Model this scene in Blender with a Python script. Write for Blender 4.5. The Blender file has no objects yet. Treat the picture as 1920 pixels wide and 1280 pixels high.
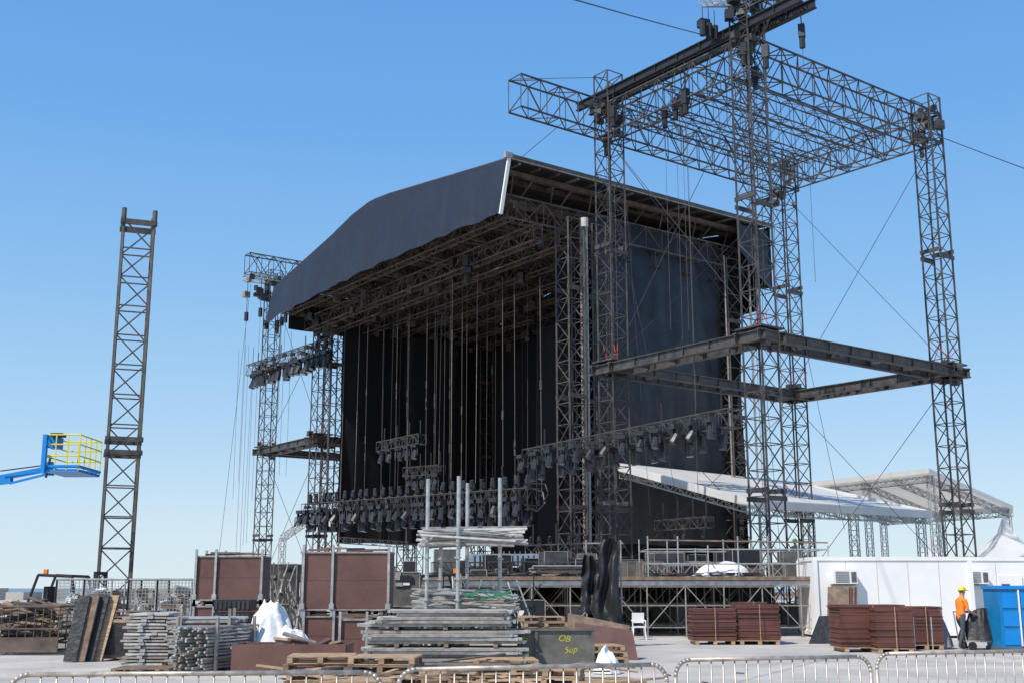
import bpy, math, random
from mathutils import Vector as V, Matrix, noise
random.seed(7)
R=random.uniform
scene=bpy.context.scene
CAMH=1.8; F=2190.0; PIT=math.radians(11.9)
# ---------- survey helper: bearing/elevation measured in the photo + distance -> metric position
def W(u,v,Y):
    el=PIT+math.atan((640-v)/F)
    dz=Y*math.tan(el)
    cd=Y*math.cos(PIT)+dz*math.sin(PIT)
    return V(((u-960)/F*cd,Y,CAMH+dz))
# ---------- materials
def mat(name,col,rough=0.7,metal=0.0,var=0.25,scale=3.0,bump=0.0,bscale=20.0,col2=None,stretch=None,bdist=0.05,transl=0):
    m=bpy.data.materials.new(name); m.use_nodes=True
    nt=m.node_tree; b=nt.nodes['Principled BSDF']
    b.inputs['Roughness'].default_value=rough; b.inputs['Metallic'].default_value=metal
    tc=nt.nodes.new('ShaderNodeTexCoord')
    src=tc.outputs['Object']
    if stretch:
        mp=nt.nodes.new('ShaderNodeMapping'); mp.inputs['Scale'].default_value=stretch
        nt.links.new(src,mp.inputs['Vector']); src=mp.outputs['Vector']
    n=nt.nodes.new('ShaderNodeTexNoise'); n.inputs['Scale'].default_value=scale; n.inputs['Detail'].default_value=8
    n.inputs['Roughness'].default_value=0.65
    nt.links.new(src,n.inputs['Vector'])
    cr=nt.nodes.new('ShaderNodeValToRGB')
    cr.color_ramp.elements[0].position=0.3; cr.color_ramp.elements[1].position=0.7
    c1=[max(0,c*(1-var)) for c in col]; c2=[min(1,c*(1+var)) for c in (col2 or col)]
    cr.color_ramp.elements[0].color=(*c1,1); cr.color_ramp.elements[1].color=(*c2,1)
    nt.links.new(n.outputs['Fac'],cr.inputs['Fac']); nt.links.new(cr.outputs['Color'],b.inputs['Base Color'])
    if bump>0:
        n2=nt.nodes.new('ShaderNodeTexNoise'); n2.inputs['Scale'].default_value=bscale; n2.inputs['Detail'].default_value=4
        nt.links.new(src,n2.inputs['Vector'])
        bp=nt.nodes.new('ShaderNodeBump'); bp.inputs['Strength'].default_value=bump; bp.inputs['Distance'].default_value=bdist
        nt.links.new(n2.outputs['Fac'],bp.inputs['Height']); nt.links.new(bp.outputs['Normal'],b.inputs['Normal'])
    if transl>0:
        t=nt.nodes.new('ShaderNodeBsdfTranslucent'); nt.links.new(cr.outputs['Color'],t.inputs['Color'])
        mx=nt.nodes.new('ShaderNodeMixShader'); mx.inputs['Fac'].default_value=transl
        nt.links.new(b.outputs[0],mx.inputs[1]); nt.links.new(t.outputs[0],mx.inputs[2])
        nt.links.new(mx.outputs[0],nt.nodes['Material Output'].inputs['Surface'])
    return m
M={}
M['steel']=mat('dark_steel',(0.055,0.052,0.054),0.5,0.3,0.45,2.0,col2=(0.085,0.075,0.07))
M['steel2']=mat('weathered_steel',(0.09,0.078,0.070),0.6,0.2,0.5,2.5)
M['rust']=mat('roof_steel',(0.115,0.088,0.07),0.7,0.1,0.6,1.5)
M['black']=mat('black_paint',(0.018,0.018,0.02),0.5,0,0.3)
M['blackp']=mat('black_plastic',(0.026,0.027,0.031),0.4,0,0.3)
M['lens']=mat('lamp_lens',(0.22,0.25,0.3),0.1,0.4,0.2)
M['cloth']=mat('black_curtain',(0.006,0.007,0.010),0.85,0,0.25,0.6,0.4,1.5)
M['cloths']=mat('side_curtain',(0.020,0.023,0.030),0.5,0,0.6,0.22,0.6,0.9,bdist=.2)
M['fascia']=mat('fascia_fabric',(0.009,0.015,0.033),0.65,0,0.2,0.5,0.5,0.9,bdist=.15)
M['under']=mat('roof_lining',(0.03,0.034,0.042),0.8,0,0.3)
M['alu']=mat('galvanised',(0.45,0.45,0.43),0.45,0.5,0.3,6.0)
M['aluw']=mat('aluminium_plank',(0.58,0.56,0.52),0.5,0.3,0.35,4.0)
M['scaf']=mat('scaffold_tube',(0.36,0.32,0.28),0.5,0.4,0.4,5.0)
M['ply']=mat('film_plywood',(0.13,0.060,0.046),0.5,0,0.2,0.9,0.1,8,col2=(0.15,0.075,0.06))
M['ply2']=mat('red_panel',(0.135,0.052,0.038),0.6,0,0.25,1.5)
M['wood']=mat('pallet_wood',(0.42,0.29,0.18),0.8,0,0.45,4.0,0.2,20,stretch=(1,6,6))
M['wood2']=mat('aged_wood',(0.20,0.14,0.10),0.85,0,0.45,4.0)
M['deck']=mat('deck_plank',(0.30,0.24,0.18),0.8,0,0.4,3.0)
M['white']=mat('white_paint',(0.80,0.79,0.77),0.5,0,0.06,0.8)
M['tent']=mat('white_pvc',(0.78,0.77,0.74),0.55,0,0.09,0.5,0.2,1.0,transl=.3)
M['tentu']=mat('tent_lining',(0.72,0.66,0.56),0.7,0,0.08,0.5,transl=.5)
M['tarp']=mat('white_tarp',(0.76,0.76,0.76),0.55,0,0.06,2,0.6,5)
M['btarp']=mat('black_tarp',(0.02,0.02,0.022),0.5,0,0.3,2,0.6,6)
M['gtarp']=mat('grey_wrap',(0.2,0.21,0.23),0.5,0,0.2,2,0.6,6)
M['grey']=mat('grey_steel_box',(0.13,0.125,0.11),0.6,0.2,0.4,2.5)
M['blue']=mat('blue_paint',(0.0,0.22,0.62),0.4,0,0.1,2)
M['bluet']=mat('toilet_blue',(0.0,0.18,0.42),0.5,0,0.15,2)
M['yellow']=mat('yellow_paint',(0.75,0.62,0.02),0.5,0,0.15,3)
M['yscr']=mat('yellow_spray',(0.50,0.43,0.04),0.8,0,0.4,12)
M['orange']=mat('orange_fabric',(0.85,0.22,0.02),0.8,0,0.1,6)
M['red']=mat('red_strap',(0.5,0.03,0.02),0.7,0,0.2)
M['navy']=mat('work_trousers',(0.06,0.065,0.08),0.85,0,0.2,6)
M['dcl']=mat('dark_clothes',(0.03,0.03,0.035),0.85,0,0.2,6)
M['skin']=mat('skin',(0.45,0.25,0.17),0.6,0,0.08,6)
M['hair']=mat('dark_hair',(0.03,0.02,0.015),0.7,0,0.2,20)
M['green']=mat('green_plastic',(0.02,0.20,0.09),0.5,0,0.1)
M['rope']=mat('rope',(0.09,0.078,0.068),0.8,0,0.3)
M['wire']=mat('guy_wire',(0.06,0.06,0.07),0.5,0.3,0.2)
M['tyre']=mat('rubber',(0.02,0.02,0.02),0.85,0,0.2)
M['glass']=mat('dark_glass',(0.03,0.04,0.05),0.1,0,0.1)
M['pblue']=mat('pale_blue_case',(0.30,0.38,0.46),0.5,0,0.2,4)
M['conc']=mat('concrete_block',(0.40,0.38,0.34),0.85,0,0.2,3,0.3,15)
M['barr']=mat('barrier_steel',(0.46,0.40,0.33),0.42,0.5,0.45,9.0)
# ---------- mesh builder
class MB:
    def __init__(s,name): s.n=name; s.v=[]; s.f=[]; s.mi=[]; s.ms=[]
    def add(s,vs,fs,m):
        if m not in s.ms: s.ms.append(m)
        k=s.ms.index(m); o=len(s.v)
        s.v.extend([tuple(x) for x in vs])
        for f in fs: s.f.append(tuple(i+o for i in f)); s.mi.append(k)
    def tube(s,p,q,r,m='steel',n=4,r2=None,cap=True):
        p=V(p);q=V(q); d=q-p
        if d.length<1e-5: return
        d.normalize(); a=V((0,0,1)) if abs(d.z)<0.9 else V((1,0,0))
        x=d.cross(a).normalized(); y=d.cross(x); r2=r if r2 is None else r2
        vs=[]
        for c,rr in ((p,r),(q,r2)):
            for i in range(n):
                t=2*math.pi*(i+0.5)/n; vs.append(c+x*math.cos(t)*rr+y*math.sin(t)*rr)
        fs=[(i,(i+1)%n,n+(i+1)%n,n+i) for i in range(n)]
        if cap: fs+= [tuple(range(n))[::-1],tuple(range(n,2*n))]
        s.add(vs,fs,m)
    def path(s,pts,r,m,n=6):
        for i in range(len(pts)-1): s.tube(pts[i],pts[i+1],r,m,n)
    def obox(s,c,ax,ay,az,m):
        c=V(c); vs=[c+ax*i+ay*j+az*k for k in(-1,1) for j in(-1,1) for i in(-1,1)]
        s.add(vs,[(0,2,3,1),(4,5,7,6),(0,1,5,4),(2,6,7,3),(0,4,6,2),(1,3,7,5)],m)
    def box(s,c,sz,m,rz=0,tilt=None):
        r=Matrix.Rotation(rz,3,'Z')
        if tilt: r=r@Matrix.Rotation(tilt[0],3,'X')@Matrix.Rotation(tilt[1],3,'Y')
        s.obox(c,r@V((sz[0]/2,0,0)),r@V((0,sz[1]/2,0)),r@V((0,0,sz[2]/2)),m)
    def beam(s,p,q,w,h,m):
        p=V(p);q=V(q);d=q-p;L=d.length;d.normalize()
        a=V((0,0,1)) if abs(d.z)<0.95 else V((0,1,0))
        x=d.cross(a).normalized(); y=x.cross(d)
        s.obox((p+q)/2,x*w/2,d*L/2,y*h/2,m)
    def ibeam(s,p,q,w,h,m):
        u=V((0,0,1)); t=0.05
        s.beam(V(p)+u*(h/2),V(q)+u*(h/2),w,t,m); s.beam(V(p)-u*(h/2),V(q)-u*(h/2),w,t,m)
        s.beam(p,q,0.04,h-t-0.004,m)
        d=(V(q)-V(p)); n=int(d.length/1.5)
        for i in range(1,n):
            c=V(p)+d*(i/n); s.beam(c-d.normalized()*0.02,c+d.normalized()*0.02,w*0.85,h-t-0.01,m)
    def grid(s,fn,nu,nv,m):
        vs=[fn(i/nu,j/nv) for j in range(nv+1) for i in range(nu+1)]
        fs=[(j*(nu+1)+i,j*(nu+1)+i+1,(j+1)*(nu+1)+i+1,(j+1)*(nu+1)+i) for j in range(nv) for i in range(nu)]
        s.add(vs,fs,m)
    def lattice(s,p,q,sd,up,w,h,bay,rc,rd,m,rings=True,md=None):
        p=V(p);q=V(q);L=(q-p).length;n=max(1,round(L/bay)); md=md or m
        cs=[(-1,-1),(1,-1),(1,1),(-1,1)]
        pts=[[p+(q-p)*(i/n)+sd*(a*w/2)+up*(b*h/2) for a,b in cs] for i in range(n+1)]
        for c in range(4): s.tube(pts[0][c],pts[n][c],rc,m)
        for i in range(n+1):
            if rings:
                for c in range(4): s.tube(pts[i][c],pts[i][(c+1)%4],rd,md,cap=False)
        for i in range(n):
            for c in range(4):
                a,b=c,(c+1)%4
                if i%2: a,b=b,a
                s.tube(pts[i][a],pts[i+1][b],rd,md,cap=False)
    def build(s,parent=None,smooth=False):
        me=bpy.data.meshes.new(s.n); me.from_pydata(s.v,[],s.f)
        for k in s.ms: me.materials.append(M[k])
        me.polygons.foreach_set('material_index',s.mi)
        if smooth: me.polygons.foreach_set('use_smooth',[True]*len(s.f))
        me.update(); o=bpy.data.objects.new(s.n,me); scene.collection.objects.link(o)
        if parent: o.parent=parent
        return o
def empty(name):
    e=bpy.data.objects.new(name,None); scene.collection.objects.link(e); return e
Z=V((0,0,1))
# ---------- camera
cam=bpy.data.cameras.new('camera'); co=bpy.data.objects.new('camera',cam); scene.collection.objects.link(co)
cam.sensor_width=36; cam.lens=F/1920*36; cam.clip_end=8000; cam.clip_start=0.1
co.location=(0,0,CAMH); co.rotation_euler=(math.radians(90)+PIT,0,0); scene.camera=co
# ---------- world / sun
az=V((-0.62,-0.60,0)).normalized(); EL=math.radians(50)
w=bpy.data.worlds.new('World'); scene.world=w; w.use_nodes=True
nt=w.node_tree; bg=nt.nodes['Background']; sky=nt.nodes.new('ShaderNodeTexSky'); sky.sky_type='NISHITA'
sky.sun_disc=False; sky.sun_elevation=EL; sky.sun_rotation=math.atan2(az.x,az.y)
sky.air_density=1.0; sky.dust_density=0.1; sky.ozone_density=1.5; sky.altitude=0
SS=0.15
tc=nt.nodes.new('ShaderNodeTexCoord'); sp=nt.nodes.new('ShaderNodeSeparateXYZ'); nt.links.new(tc.outputs['Generated'],sp.inputs[0])
cr=nt.nodes.new('ShaderNodeValToRGB'); nt.links.new(sp.outputs['Z'],cr.inputs['Fac'])
stops=[(0.0,(.66,.80,.88)),(.05,(.60,.77,.90)),(.13,(.42,.66,.91)),(.25,(.26,.53,.88)),(.38,(.16,.42,.85)),(.5,(.13,.36,.80)),(1,(.07,.22,.6))]
el=cr.color_ramp.elements
el[0].position=0;el[0].color=(*stops[0][1],1);el[1].position=1;el[1].color=(*stops[-1][1],1)
for p_,c_ in stops[1:-1]:
    e_=el.new(p_); e_.color=(*c_,1)
vm=nt.nodes.new('ShaderNodeVectorMath'); vm.operation='SCALE'; vm.inputs['Scale'].default_value=1/SS
nt.links.new(cr.outputs['Color'],vm.inputs[0])
mx=nt.nodes.new('ShaderNodeMix'); mx.data_type='RGBA'; mx.inputs['Factor'].default_value=.9
nt.links.new(sky.outputs['Color'],mx.inputs['A']); nt.links.new(vm.outputs[0],mx.inputs['B'])
nt.links.new(mx.outputs['Result'],bg.inputs['Color']); bg.inputs['Strength'].default_value=SS
sl=bpy.data.lights.new('sun','SUN'); sl.energy=4.9; sl.angle=math.radians(0.53); sl.color=(1,0.94,0.85)
so=bpy.data.objects.new('sun',sl); scene.collection.objects.link(so)
sd=az*math.cos(EL)+Z*math.sin(EL); so.rotation_euler=(-sd).to_track_quat('-Z','Y').to_euler()
scene.view_settings.view_transform='Standard'; scene.view_settings.look='None'; scene.view_settings.exposure=0
# ---------- ground, sea
M['ground']=mat('concrete_ground',(0.41,0.375,0.33),0.9,0,0.2,0.45,0.3,5,col2=(0.47,0.435,0.385))
g=MB('ground'); g.add([(-4000,-200,0),(4000,-200,0),(4000,6000,0),(-4000,6000,0)],[(0,1,2,3)],'ground'); g.build()
M['sea']=mat('sea_water',(0.03,0.09,0.16),0.25,0,0.2,0.05,0.3,0.5)
g=MB('sea'); g.add([(-4000,190,0.04),(4000,190,0.04),(4000,6000,0.04),(-4000,6000,0.04)],[(0,1,2,3)],'sea'); g.build()
g=MB('breakwater')
for i in range(60):
    x=-150+i*5+R(-1,1); g.box((x,185+R(-1,1),0.6),(R(3,6),3,R(1.2,2.4)),'conc',R(0,3))
g.build()
# ---------- stage
E1=V((-0.585,0.811,0)); E2=V((0.811,0.585,0)); N0=V((-0.05,60,0))
def S(a,b,z): return N0+E2*a+E1*b+Z*z
def ztop(b):
    pts=[(0,24.6),(3,24.95),(8.6,25.65),(13,26.2),(15.5,26.4),(18,26.1),(21,25.4),(30,23.7)]
    for i in range(len(pts)-1):
        if b<=pts[i+1][0]:
            t=(b-pts[i][0])/(pts[i+1][0]-pts[i][0]); return pts[i][1]*(1-t)+pts[i+1][1]*t
    return 23.7
stage=empty('concert_stage')
f=MB('front_fascia')
def ff(u,v):
    b=u*30; zt=ztop(b); zb=21.4-0.5*u+0.35*math.sin(u*math.pi)+0.05*math.sin(b*2.1)
    amp=0.03*math.sin(b*2.7+math.sin(b)*1.5)+0.10*noise.noise(V((b*0.35,v*1.2,0)))+.07*abs(noise.noise(V((b*1.1,v*.5,5))))
    return S(-0.15-0.55*v+amp*(0.3+v),b,zt+(zb-zt)*v)
f.grid(ff,200,12,'fascia'); f.build(stage,True)
f=MB('fascia_edge_strip')
f.obox((S(-0.45,-0.06,22.9)),E2*0.10,E1*0.05,(S(-0.7,0,21.3)-S(-0.15,0,24.55))*0.5,'white')
f.obox((S(-0.2,-0.04,24.7)),E2*0.25,E1*0.10,Z*0.16,'alu')
for k in range(30): f.beam(S(-.02,k,ztop(k)+.03),S(-.02,k+1,ztop(k+1)+.03),.12,.1,'steel2')
f.build(stage)
f=MB('roof_cover')
bs=[0,3,8.6,13,15.5,18,21,30]
for i in range(len(bs)-1):
    b0,b1=bs[i],bs[i+1]
    f.add([S(0,b0,ztop(b0)),S(20.5,b0,ztop(b0)-0.1),S(20.5,b1,ztop(b1)-0.1),S(0,b1,ztop(b1))],[(0,1,2,3)],'under')
f.build(stage)
f=MB('roof_edge_beams')
f.beam(S(0,-0.1,24.62),S(20.6,-0.1,24.5),0.16,0.30,'steel2'); f.beam(S(0,-.19,24.5),S(20.6,-.19,24.38),0.03,0.06,'scaf'); f.beam(S(0,0.9,24.15),S(20.3,0.9,24.05),0.3,0.25,'rust')
for i in range(15): f.beam(S(0.6+i*1.37,0,24.4),S(0.6+i*1.37,3.2,24.6+(i%2)*0.02),0.09,0.12,'scaf' if i%3==0 else 'rust')
for i in range(14): f.tube(S(0.8+i*1.4,0.9,24.1),S(0.8+i*1.4+0.7*(-1)**i,2.4,22.2),0.05,'rust')
f.beam(S(0,3.0,23.2),S(20,3.0,23.2),0.2,0.3,'rust')
f.build(stage)
f=MB('back_valance')
def fb(u,v):
    b=u*30; return S(20.5+0.08*math.sin(b*2),b,ztop(b)-0.15-v*4.0)
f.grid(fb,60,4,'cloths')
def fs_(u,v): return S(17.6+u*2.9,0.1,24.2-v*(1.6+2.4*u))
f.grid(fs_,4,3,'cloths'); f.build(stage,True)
f=MB('roof_trusses')
for i in range(13):
    b=1.2+i*2.3; f.lattice(S(0.3,b,22.2+.3*(i%2)),S(19.5,b,22.2+.3*(i%2)),E1,Z,0.7,1.3,1.3,0.055,0.032,'rust')
for a in [0.6,2.4,4.2,6.5,9,11.5,14,16.5,19]:
    f.lattice(S(a,0.8,21.0 if a>1 else 22.0),S(a,29.2,21.0 if a>1 else 22.0),E2,Z,0.6,.9,1.2,0.055,0.03,'rust' if a<5 else 'steel2')
for i in range(120):
    a=R(.6,18);b=R(1.5,28); f.box(S(a,b,R(20.0,21.6)),(R(.25,.6),0.35,R(.3,.7)),random.choice(['black','steel','black','steel2']),R(0,3))
for i in range(60):
    b=R(1,28);a=R(0.8,18); f.beam(S(a,b,23.0),S(max(.6,min(19.5,a+R(-3,3))),max(.8,min(29,b+R(-4,4))),R(21.5,23.3)),0.08,0.08,random.choice(['rust','steel']))
for i in range(30):
    a=R(.7,10);b=R(1,24); f.path([S(a,b,21.3),S(a+.2,b+1,20.7+R(-.3,.2)),S(a,b+2,20.6+R(-.3,.2)),S(a+.1,b+3,21.3)],.03,'black',4)
for b in [3,6,10,13.3,17,20,24,27]: f.beam(S(0.2,b,ztop(b)-0.35),S(20,b,ztop(b)-0.45),0.2,0.25,'rust')
f.build(stage)
f=MB('stage_columns')
cols=[(4.4,0.5,1.1),(6.2,0.6,1.0),(17.6,1.2,1.2),(4.2,28.4,1.1),(17.6,28.4,1.2),(11,28.9,1.0)]
for a,b,ww in cols:
    f.lattice(S(a,b,0),S(a,b,22),E2,E1,ww,ww,1.15,0.065,0.034,'steel2')
    for z in (6,12,18): 
        for k in (-1,1): f.beam(S(a-ww/2-.05,b+k*ww/2,z),S(a+ww/2+.05,b+k*ww/2,z),0.1,0.25,'steel2')
for k in range(3): f.tube(S(5.3,0.1+k*0.25,2.4),S(5.3,0.1+k*0.25,22),0.07,'alu' if k==0 else 'scaf',6)
f.tube(S(18.8,0.4,2),S(18.8,0.4,22),0.07,'scaf',6); f.tube(S(16.6,0.4,2),S(16.6,0.4,22),0.05,'scaf',6)
f.tube(S(5.0,-.1,21.6),S(5.0,-.1,22.1),.22,'aluw',10)
for k in range(9): 
    a=R(3.8,6.8); f.tube(S(a,-.05,R(12,21)),S(a+R(-.3,.3),-.05,2.4),.02,'black')
f.build(stage)
f=MB('stage_curtains')
def drape(p0,p1,zt,zb,amp,wl,m,nrm,nu=90,nv=24,bulge=0):
    L=(p1-p0).length
    def fn(u,v):
        x=u*L; a=amp*(math.sin(x*6.28/wl+2.5*noise.noise(V((x*.4,v*2,3))))*(0.5+0.5*v)*(.5+noise.noise(V((x*.23,1,2)))))+amp*2.5*noise.noise(V((x*.3,v*3,7)))
        a+=bulge*math.sin(v*math.pi)*math.sin(u*math.pi)
        return p0+(p1-p0)*u+nrm*a+Z*(zt+(zb-zt)*v+0.15*noise.noise(V((x*.5,v,1))))
    f.grid(fn,nu,nv,m)
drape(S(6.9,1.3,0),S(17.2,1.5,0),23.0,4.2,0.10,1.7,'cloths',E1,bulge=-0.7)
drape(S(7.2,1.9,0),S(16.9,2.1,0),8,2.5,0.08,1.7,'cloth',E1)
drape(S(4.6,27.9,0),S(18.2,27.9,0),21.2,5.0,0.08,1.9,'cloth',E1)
drape(S(1.0,29.7,0),S(20.3,29.7,0),23.6,20.6,0.03,1.9,'cloth',E1,40,6)  # added dark lining, stands in for the gloom behind the roof trusses
drape(S(19.9,0.8,0),S(19.9,29,0),24.3,19,0.03,1.9,'cloth',E2,40,6)  # same added lining along the back, keeps bright sky out of the roof
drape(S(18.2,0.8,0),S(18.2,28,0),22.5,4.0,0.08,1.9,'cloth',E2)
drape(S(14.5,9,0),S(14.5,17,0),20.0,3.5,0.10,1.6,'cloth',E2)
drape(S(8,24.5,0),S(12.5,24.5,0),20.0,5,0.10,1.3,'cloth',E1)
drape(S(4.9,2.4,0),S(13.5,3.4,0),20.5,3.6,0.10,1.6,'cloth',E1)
f.build(stage,True)
f=MB('stage_deck')
f.obox(S(10,15,2.25),E2*10.5,E1*16,Z*0.10,'deck')
for i in range(11):
    for j in range(15):
        if i in(0,10) or j in(0,14) or i==5: f.tube(S(i*2,j*2.15,0),S(i*2,j*2.15,2.2),0.03,'scaf')
f.obox(S(0.8,15,1.05),E2*0.03,E1*15,Z*1.05,'cloth')
f.obox(S(10,0.9,1.05),E2*9,E1*0.03,Z*1.05,'cloth')
f.build(stage)
f=MB('hanging_chains')
for i in range(22):
    a=R(0.6,4.5) if i%2 else R(4,12); b=R(1.5,27); p=S(a,b,21); q=S(a+R(-.1,.1),b+R(-.1,.1),R(3,8))
    f.tube(p,q,R(0.010,0.018),'rope' if i%5 else 'scaf')
    f.box(p,(0.3,0.3,0.6),'black')
for (u,r) in [(800,0.022),(940,0.03),(1010,0.034),(962,0.024),(745,0.02),(865,0.02),(690,0.018),(765,0.014),(815,0.014),(843,0.014)]:
    Y=62+ (1000-u)*0.045; p=W(u+2,520,Y); q=W(u,930,Y); q.x=p.x+0.05
    f.tube(p,q,r,'rope')
    for k in range(3):
        t=R(0.5,0.95); c=p+(q-p)*t; f.tube(c,c+Z*0.5,r*2.2,'steel2',6)
f.build(stage)
# ---------- moving head lights
def light(f,p,sz=1.0,ry=0,tx=0.3,up=-1,body='blackp'):
    r=Matrix.Rotation(ry,3,'Z'); k=sz
    f.obox(p+Z*(-up)*0.02,r@V((.2*k,0,0)),r@V((0,.2*k,0)),Z*0.09*k,body)
    for sx in(-1,1): f.obox(p+r@V((sx*.2*k,0,0))+Z*up*.28*k,r@V((.035*k,0,0)),r@V((0,.07*k,0)),Z*.22*k,body)
    d=r@V((0,-math.sin(tx),0))+Z*up*math.cos(tx)
    c=p+Z*up*.36*k
    f.tube(c-d*.2*k,c+d*.12*k,.13*k,body,8,.17*k); f.tube(c+d*.121*k,c+d*.34*k,.17*k,body,8,.19*k)
    f.tube(c+d*.341*k,c+d*.36*k,.15*k,'lens',8)
def lightbar(name,p,q,w,h,n,k,top=False,dbl=False):
    f=MB(name); p=V(p);q=V(q); d=(q-p); L=d.length; dn=d.normalized(); sdv=dn.cross(Z).normalized()
    f.lattice(p,q,sdv,dn.cross(sdv)*-1,w,h,0.6,0.035,0.022,'steel')
    ry=math.atan2(dn.y,dn.x)
    for i in range(n):
        c=p+d*((i+0.5+R(-.12,.12))/n)
        light(f,c-Z*(h/2+.1)+sdv*R(-.1,.3),k*R(.9,1.08),ry+math.pi*0+R(-.5,.5),R(-.2,.45))
        if top: light(f,c+Z*(h/2+.1),k*0.62,ry,R(-.3,.3),1)
        if dbl: light(f,c-Z*(h/2-.3)+sdv*.7,k*.9,ry+R(-.5,.5),R(0,.6))
    for i in range(int(L*1.5)): f.box(p+d*R(0,1)+Z*R(-h/2,h/2),(R(.3,.8),.25,.2),'black',ry)
    for t in (.1,.4,.7,.95):
        c=p+d*t; f.tube(c+Z*h/2,c+Z*(h/2+.9),.05,'black')
    return f
f=lightbar('lighting_truss',S(1.6,26.8,7.1),S(2.0,0.8,6.5),0.8,0.9,26,1.35,True,True)
for i in range(40): 
    b=R(1,27); f.path([S(1.2,b,6.8),S(1.0,b+.3,6.2),S(1.1,b+.7,6.0),S(1.3,b+1,6.7)],.025,'black',4)
f.path([S(2,0.8,6.9),S(2.2,.2,6.7),S(2.1,-.1,6.1),S(1.9,.3,5.7),S(1.9,.9,5.9)],.05,'black'); f.path([S(2,1,7.2),S(2.2,0,7.1),S(2.1,-.4,6.6),S(1.9,-.2,6.1)],.04,'black')
f.build()
lightbar('lighting_truss',W(990,857,60),W(1378,783,46.8),0.7,0.75,13,1.15,False,True).build()
lightbar('lighting_truss',W(470,695,96),W(622,646,84),0.8,0.9,16,1.5).build()
lightbar('lighting_truss',W(713,838,76),W(792,822,72),0.6,0.6,5,1.1).build()
lightbar('lighting_truss',W(762,885,80),W(828,880,77),0.6,0.6,5,1.1).build()
lightbar('lighting_truss',W(1235,985,60),W(1330,978,56),0.5,0.5,4,.5).build()
lightbar('lighting_truss',W(985,1035,52),W(1130,1030,52),0.6,0.6,8,.6,True).build()
# ---------- PA towers
def tower_parts(root,P,ring,heights,e1,e2,seed=0):
    A,B,C,D=P
    f=MB('tower_legs')
    for i,c in enumerate((A,B,C,D)):
        f.lattice(c,c+Z*heights[i],e1,e2,1.05,1.05,1.1,0.056,0.027,'steel')
        for z in (5.5,18.5):
            for k in(-1,1):
                f.beam(c+e1*.56*k-e2*.6+Z*z,c+e1*.56*k+e2*.6+Z*z,.09,.2,'steel'); f.beam(c+e2*.56*k-e1*.6+Z*(z+.35),c+e2*.56*k+e1*.6+Z*(z+.35),.09,.2,'steel')
        for k in range(11):
            f.box(c+V((R(-.6,.6),R(-.6,.6),R(heights[i]-3.2,heights[i]-.6))),(R(.2,.5),R(.2,.5),R(.2,.5)),'steel',R(0,3))
        f.obox(c+Z*.15,e1*.9,e2*.9,Z*.15,'conc')
    f.build(root)
    f=MB('ring_beams')
    for p,q,dr,sdv in ((A,B,-e1,e2),(B,C,e2,e1),(D,C,-e1,e2),(A,D,e2,e1)):
        up=Z*.012 if dr==e2 else Z*0
        for k in(-1,1):
            f.ibeam(p-dr*.9+sdv*.66*k+Z*ring+up,q+dr*.9+sdv*.66*k+Z*ring+up,.24,.42,'steel2' if dr==e2 else 'steel')
        n=5
        for j in range(n+1):
            c=p+(q-p)*(j/n); f.beam(c-sdv*.64+Z*ring,c+sdv*.64+Z*ring,.12,.2,'steel')
    for c in (A,B,C,D):
        f.obox(c+Z*(ring+.42),e1*.75,e2*.75,Z*.04,'steel'); 
        for k in range(8): f.box(c+V((R(-.8,.8),R(-.8,.8),ring+R(-.5,.7))),(R(.15,.4),R(.15,.4),R(.2,.4)),'steel',R(0,3))
        for k in range(3):
            f.tube(c+V((R(-.5,.5),R(-.5,.5),ring+.5)),c+V((R(-.9,.9),R(-.9,.9),ring+1.4)),.02,'red')
    f.build(root)
YB=50
A=V((5.08,57.6,0));B=V((10.85,50,0));C=V((22.1,58.5,0));D=V((16.06,65.95,0))
e1=(A-B).normalized(); e2=(C-B).normalized()
root=empty('speaker_tower'); zt0,zt1=24.8,26.5
tower_parts(root,(A,B,C,D),12.45,(28.3,29.1,27.4,27.0),e1,e2)
f=MB('top_trusses'); zc=(zt0+zt1)/2; hh=zt1-zt0
f.lattice(A+e1*.5+Z*zc,B-e1*.5+Z*zc,e2,Z,1.0,hh,1.2,.052,.03,'steel')
f.lattice(D+e1*.5+Z*zc,C-e1*.5+Z*zc,e2,Z,1.0,hh*.9,1.2,.052,.03,'steel')
for t,ex in ((0,0.5),(1,6.2)):
    p=B+(A-B)*t
    f.lattice(p-e2*ex+Z*zc,p+(C-B)+e2*.5+Z*zc,e1,Z,1.0,hh,1.2,.052,.03,'steel')
for t in (.3,.55,.8):
    p=B+(A-B)*t
    f.lattice(p+Z*(zc-.1),p+(C-B)+Z*(zc-.1),e1,Z,.55,hh*.65,1.0,.038,.023,'steel')
f.build(root)
f=MB('hoist_beams'); zb=zt1+.55
for k in(-.45,.45): f.ibeam(A+e1*2.0+e2*k+Z*zb,B-e1*3.6+e2*k+Z*zb,.24,.4,'black')
f.build(root)
f=MB('chain_hoists')
for i in range(12):
    t=R(-.1,1.25) if i>4 else (-.05,.1,.5,1.0,1.3)[i]; c=A+(B-A)*t+e2*R(-.6,.6)
    zz=zt0+R(-.2,1.2); f.tube(c+Z*zb,c+Z*zz,.03,'black'); f.box(c+Z*zz,(.3,.28,.6),'black',R(0,3)); f.tube(c+Z*(zz-.8),c+Z*(zz-.3),.13,'black',8)
    f.tube(c+Z*(zz-.8),c+Z*(zt0-R(10,20)),.012,'rope')
f.build(root)
f=MB('guy_wires')
def wr(p,q,r=.016,sag=0): 
    pts=[p+(q-p)*(i/8)-Z*sag*4*(i/8)*(1-i/8) for i in range(9)]; f.path(pts,r,'wire',4)
wr(C+Z*24.6,D+Z*13);wr(D+Z*24.6,C+Z*13);wr(A+Z*24.6,D+Z*13);wr(D+Z*24.6,A+Z*13)
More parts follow.
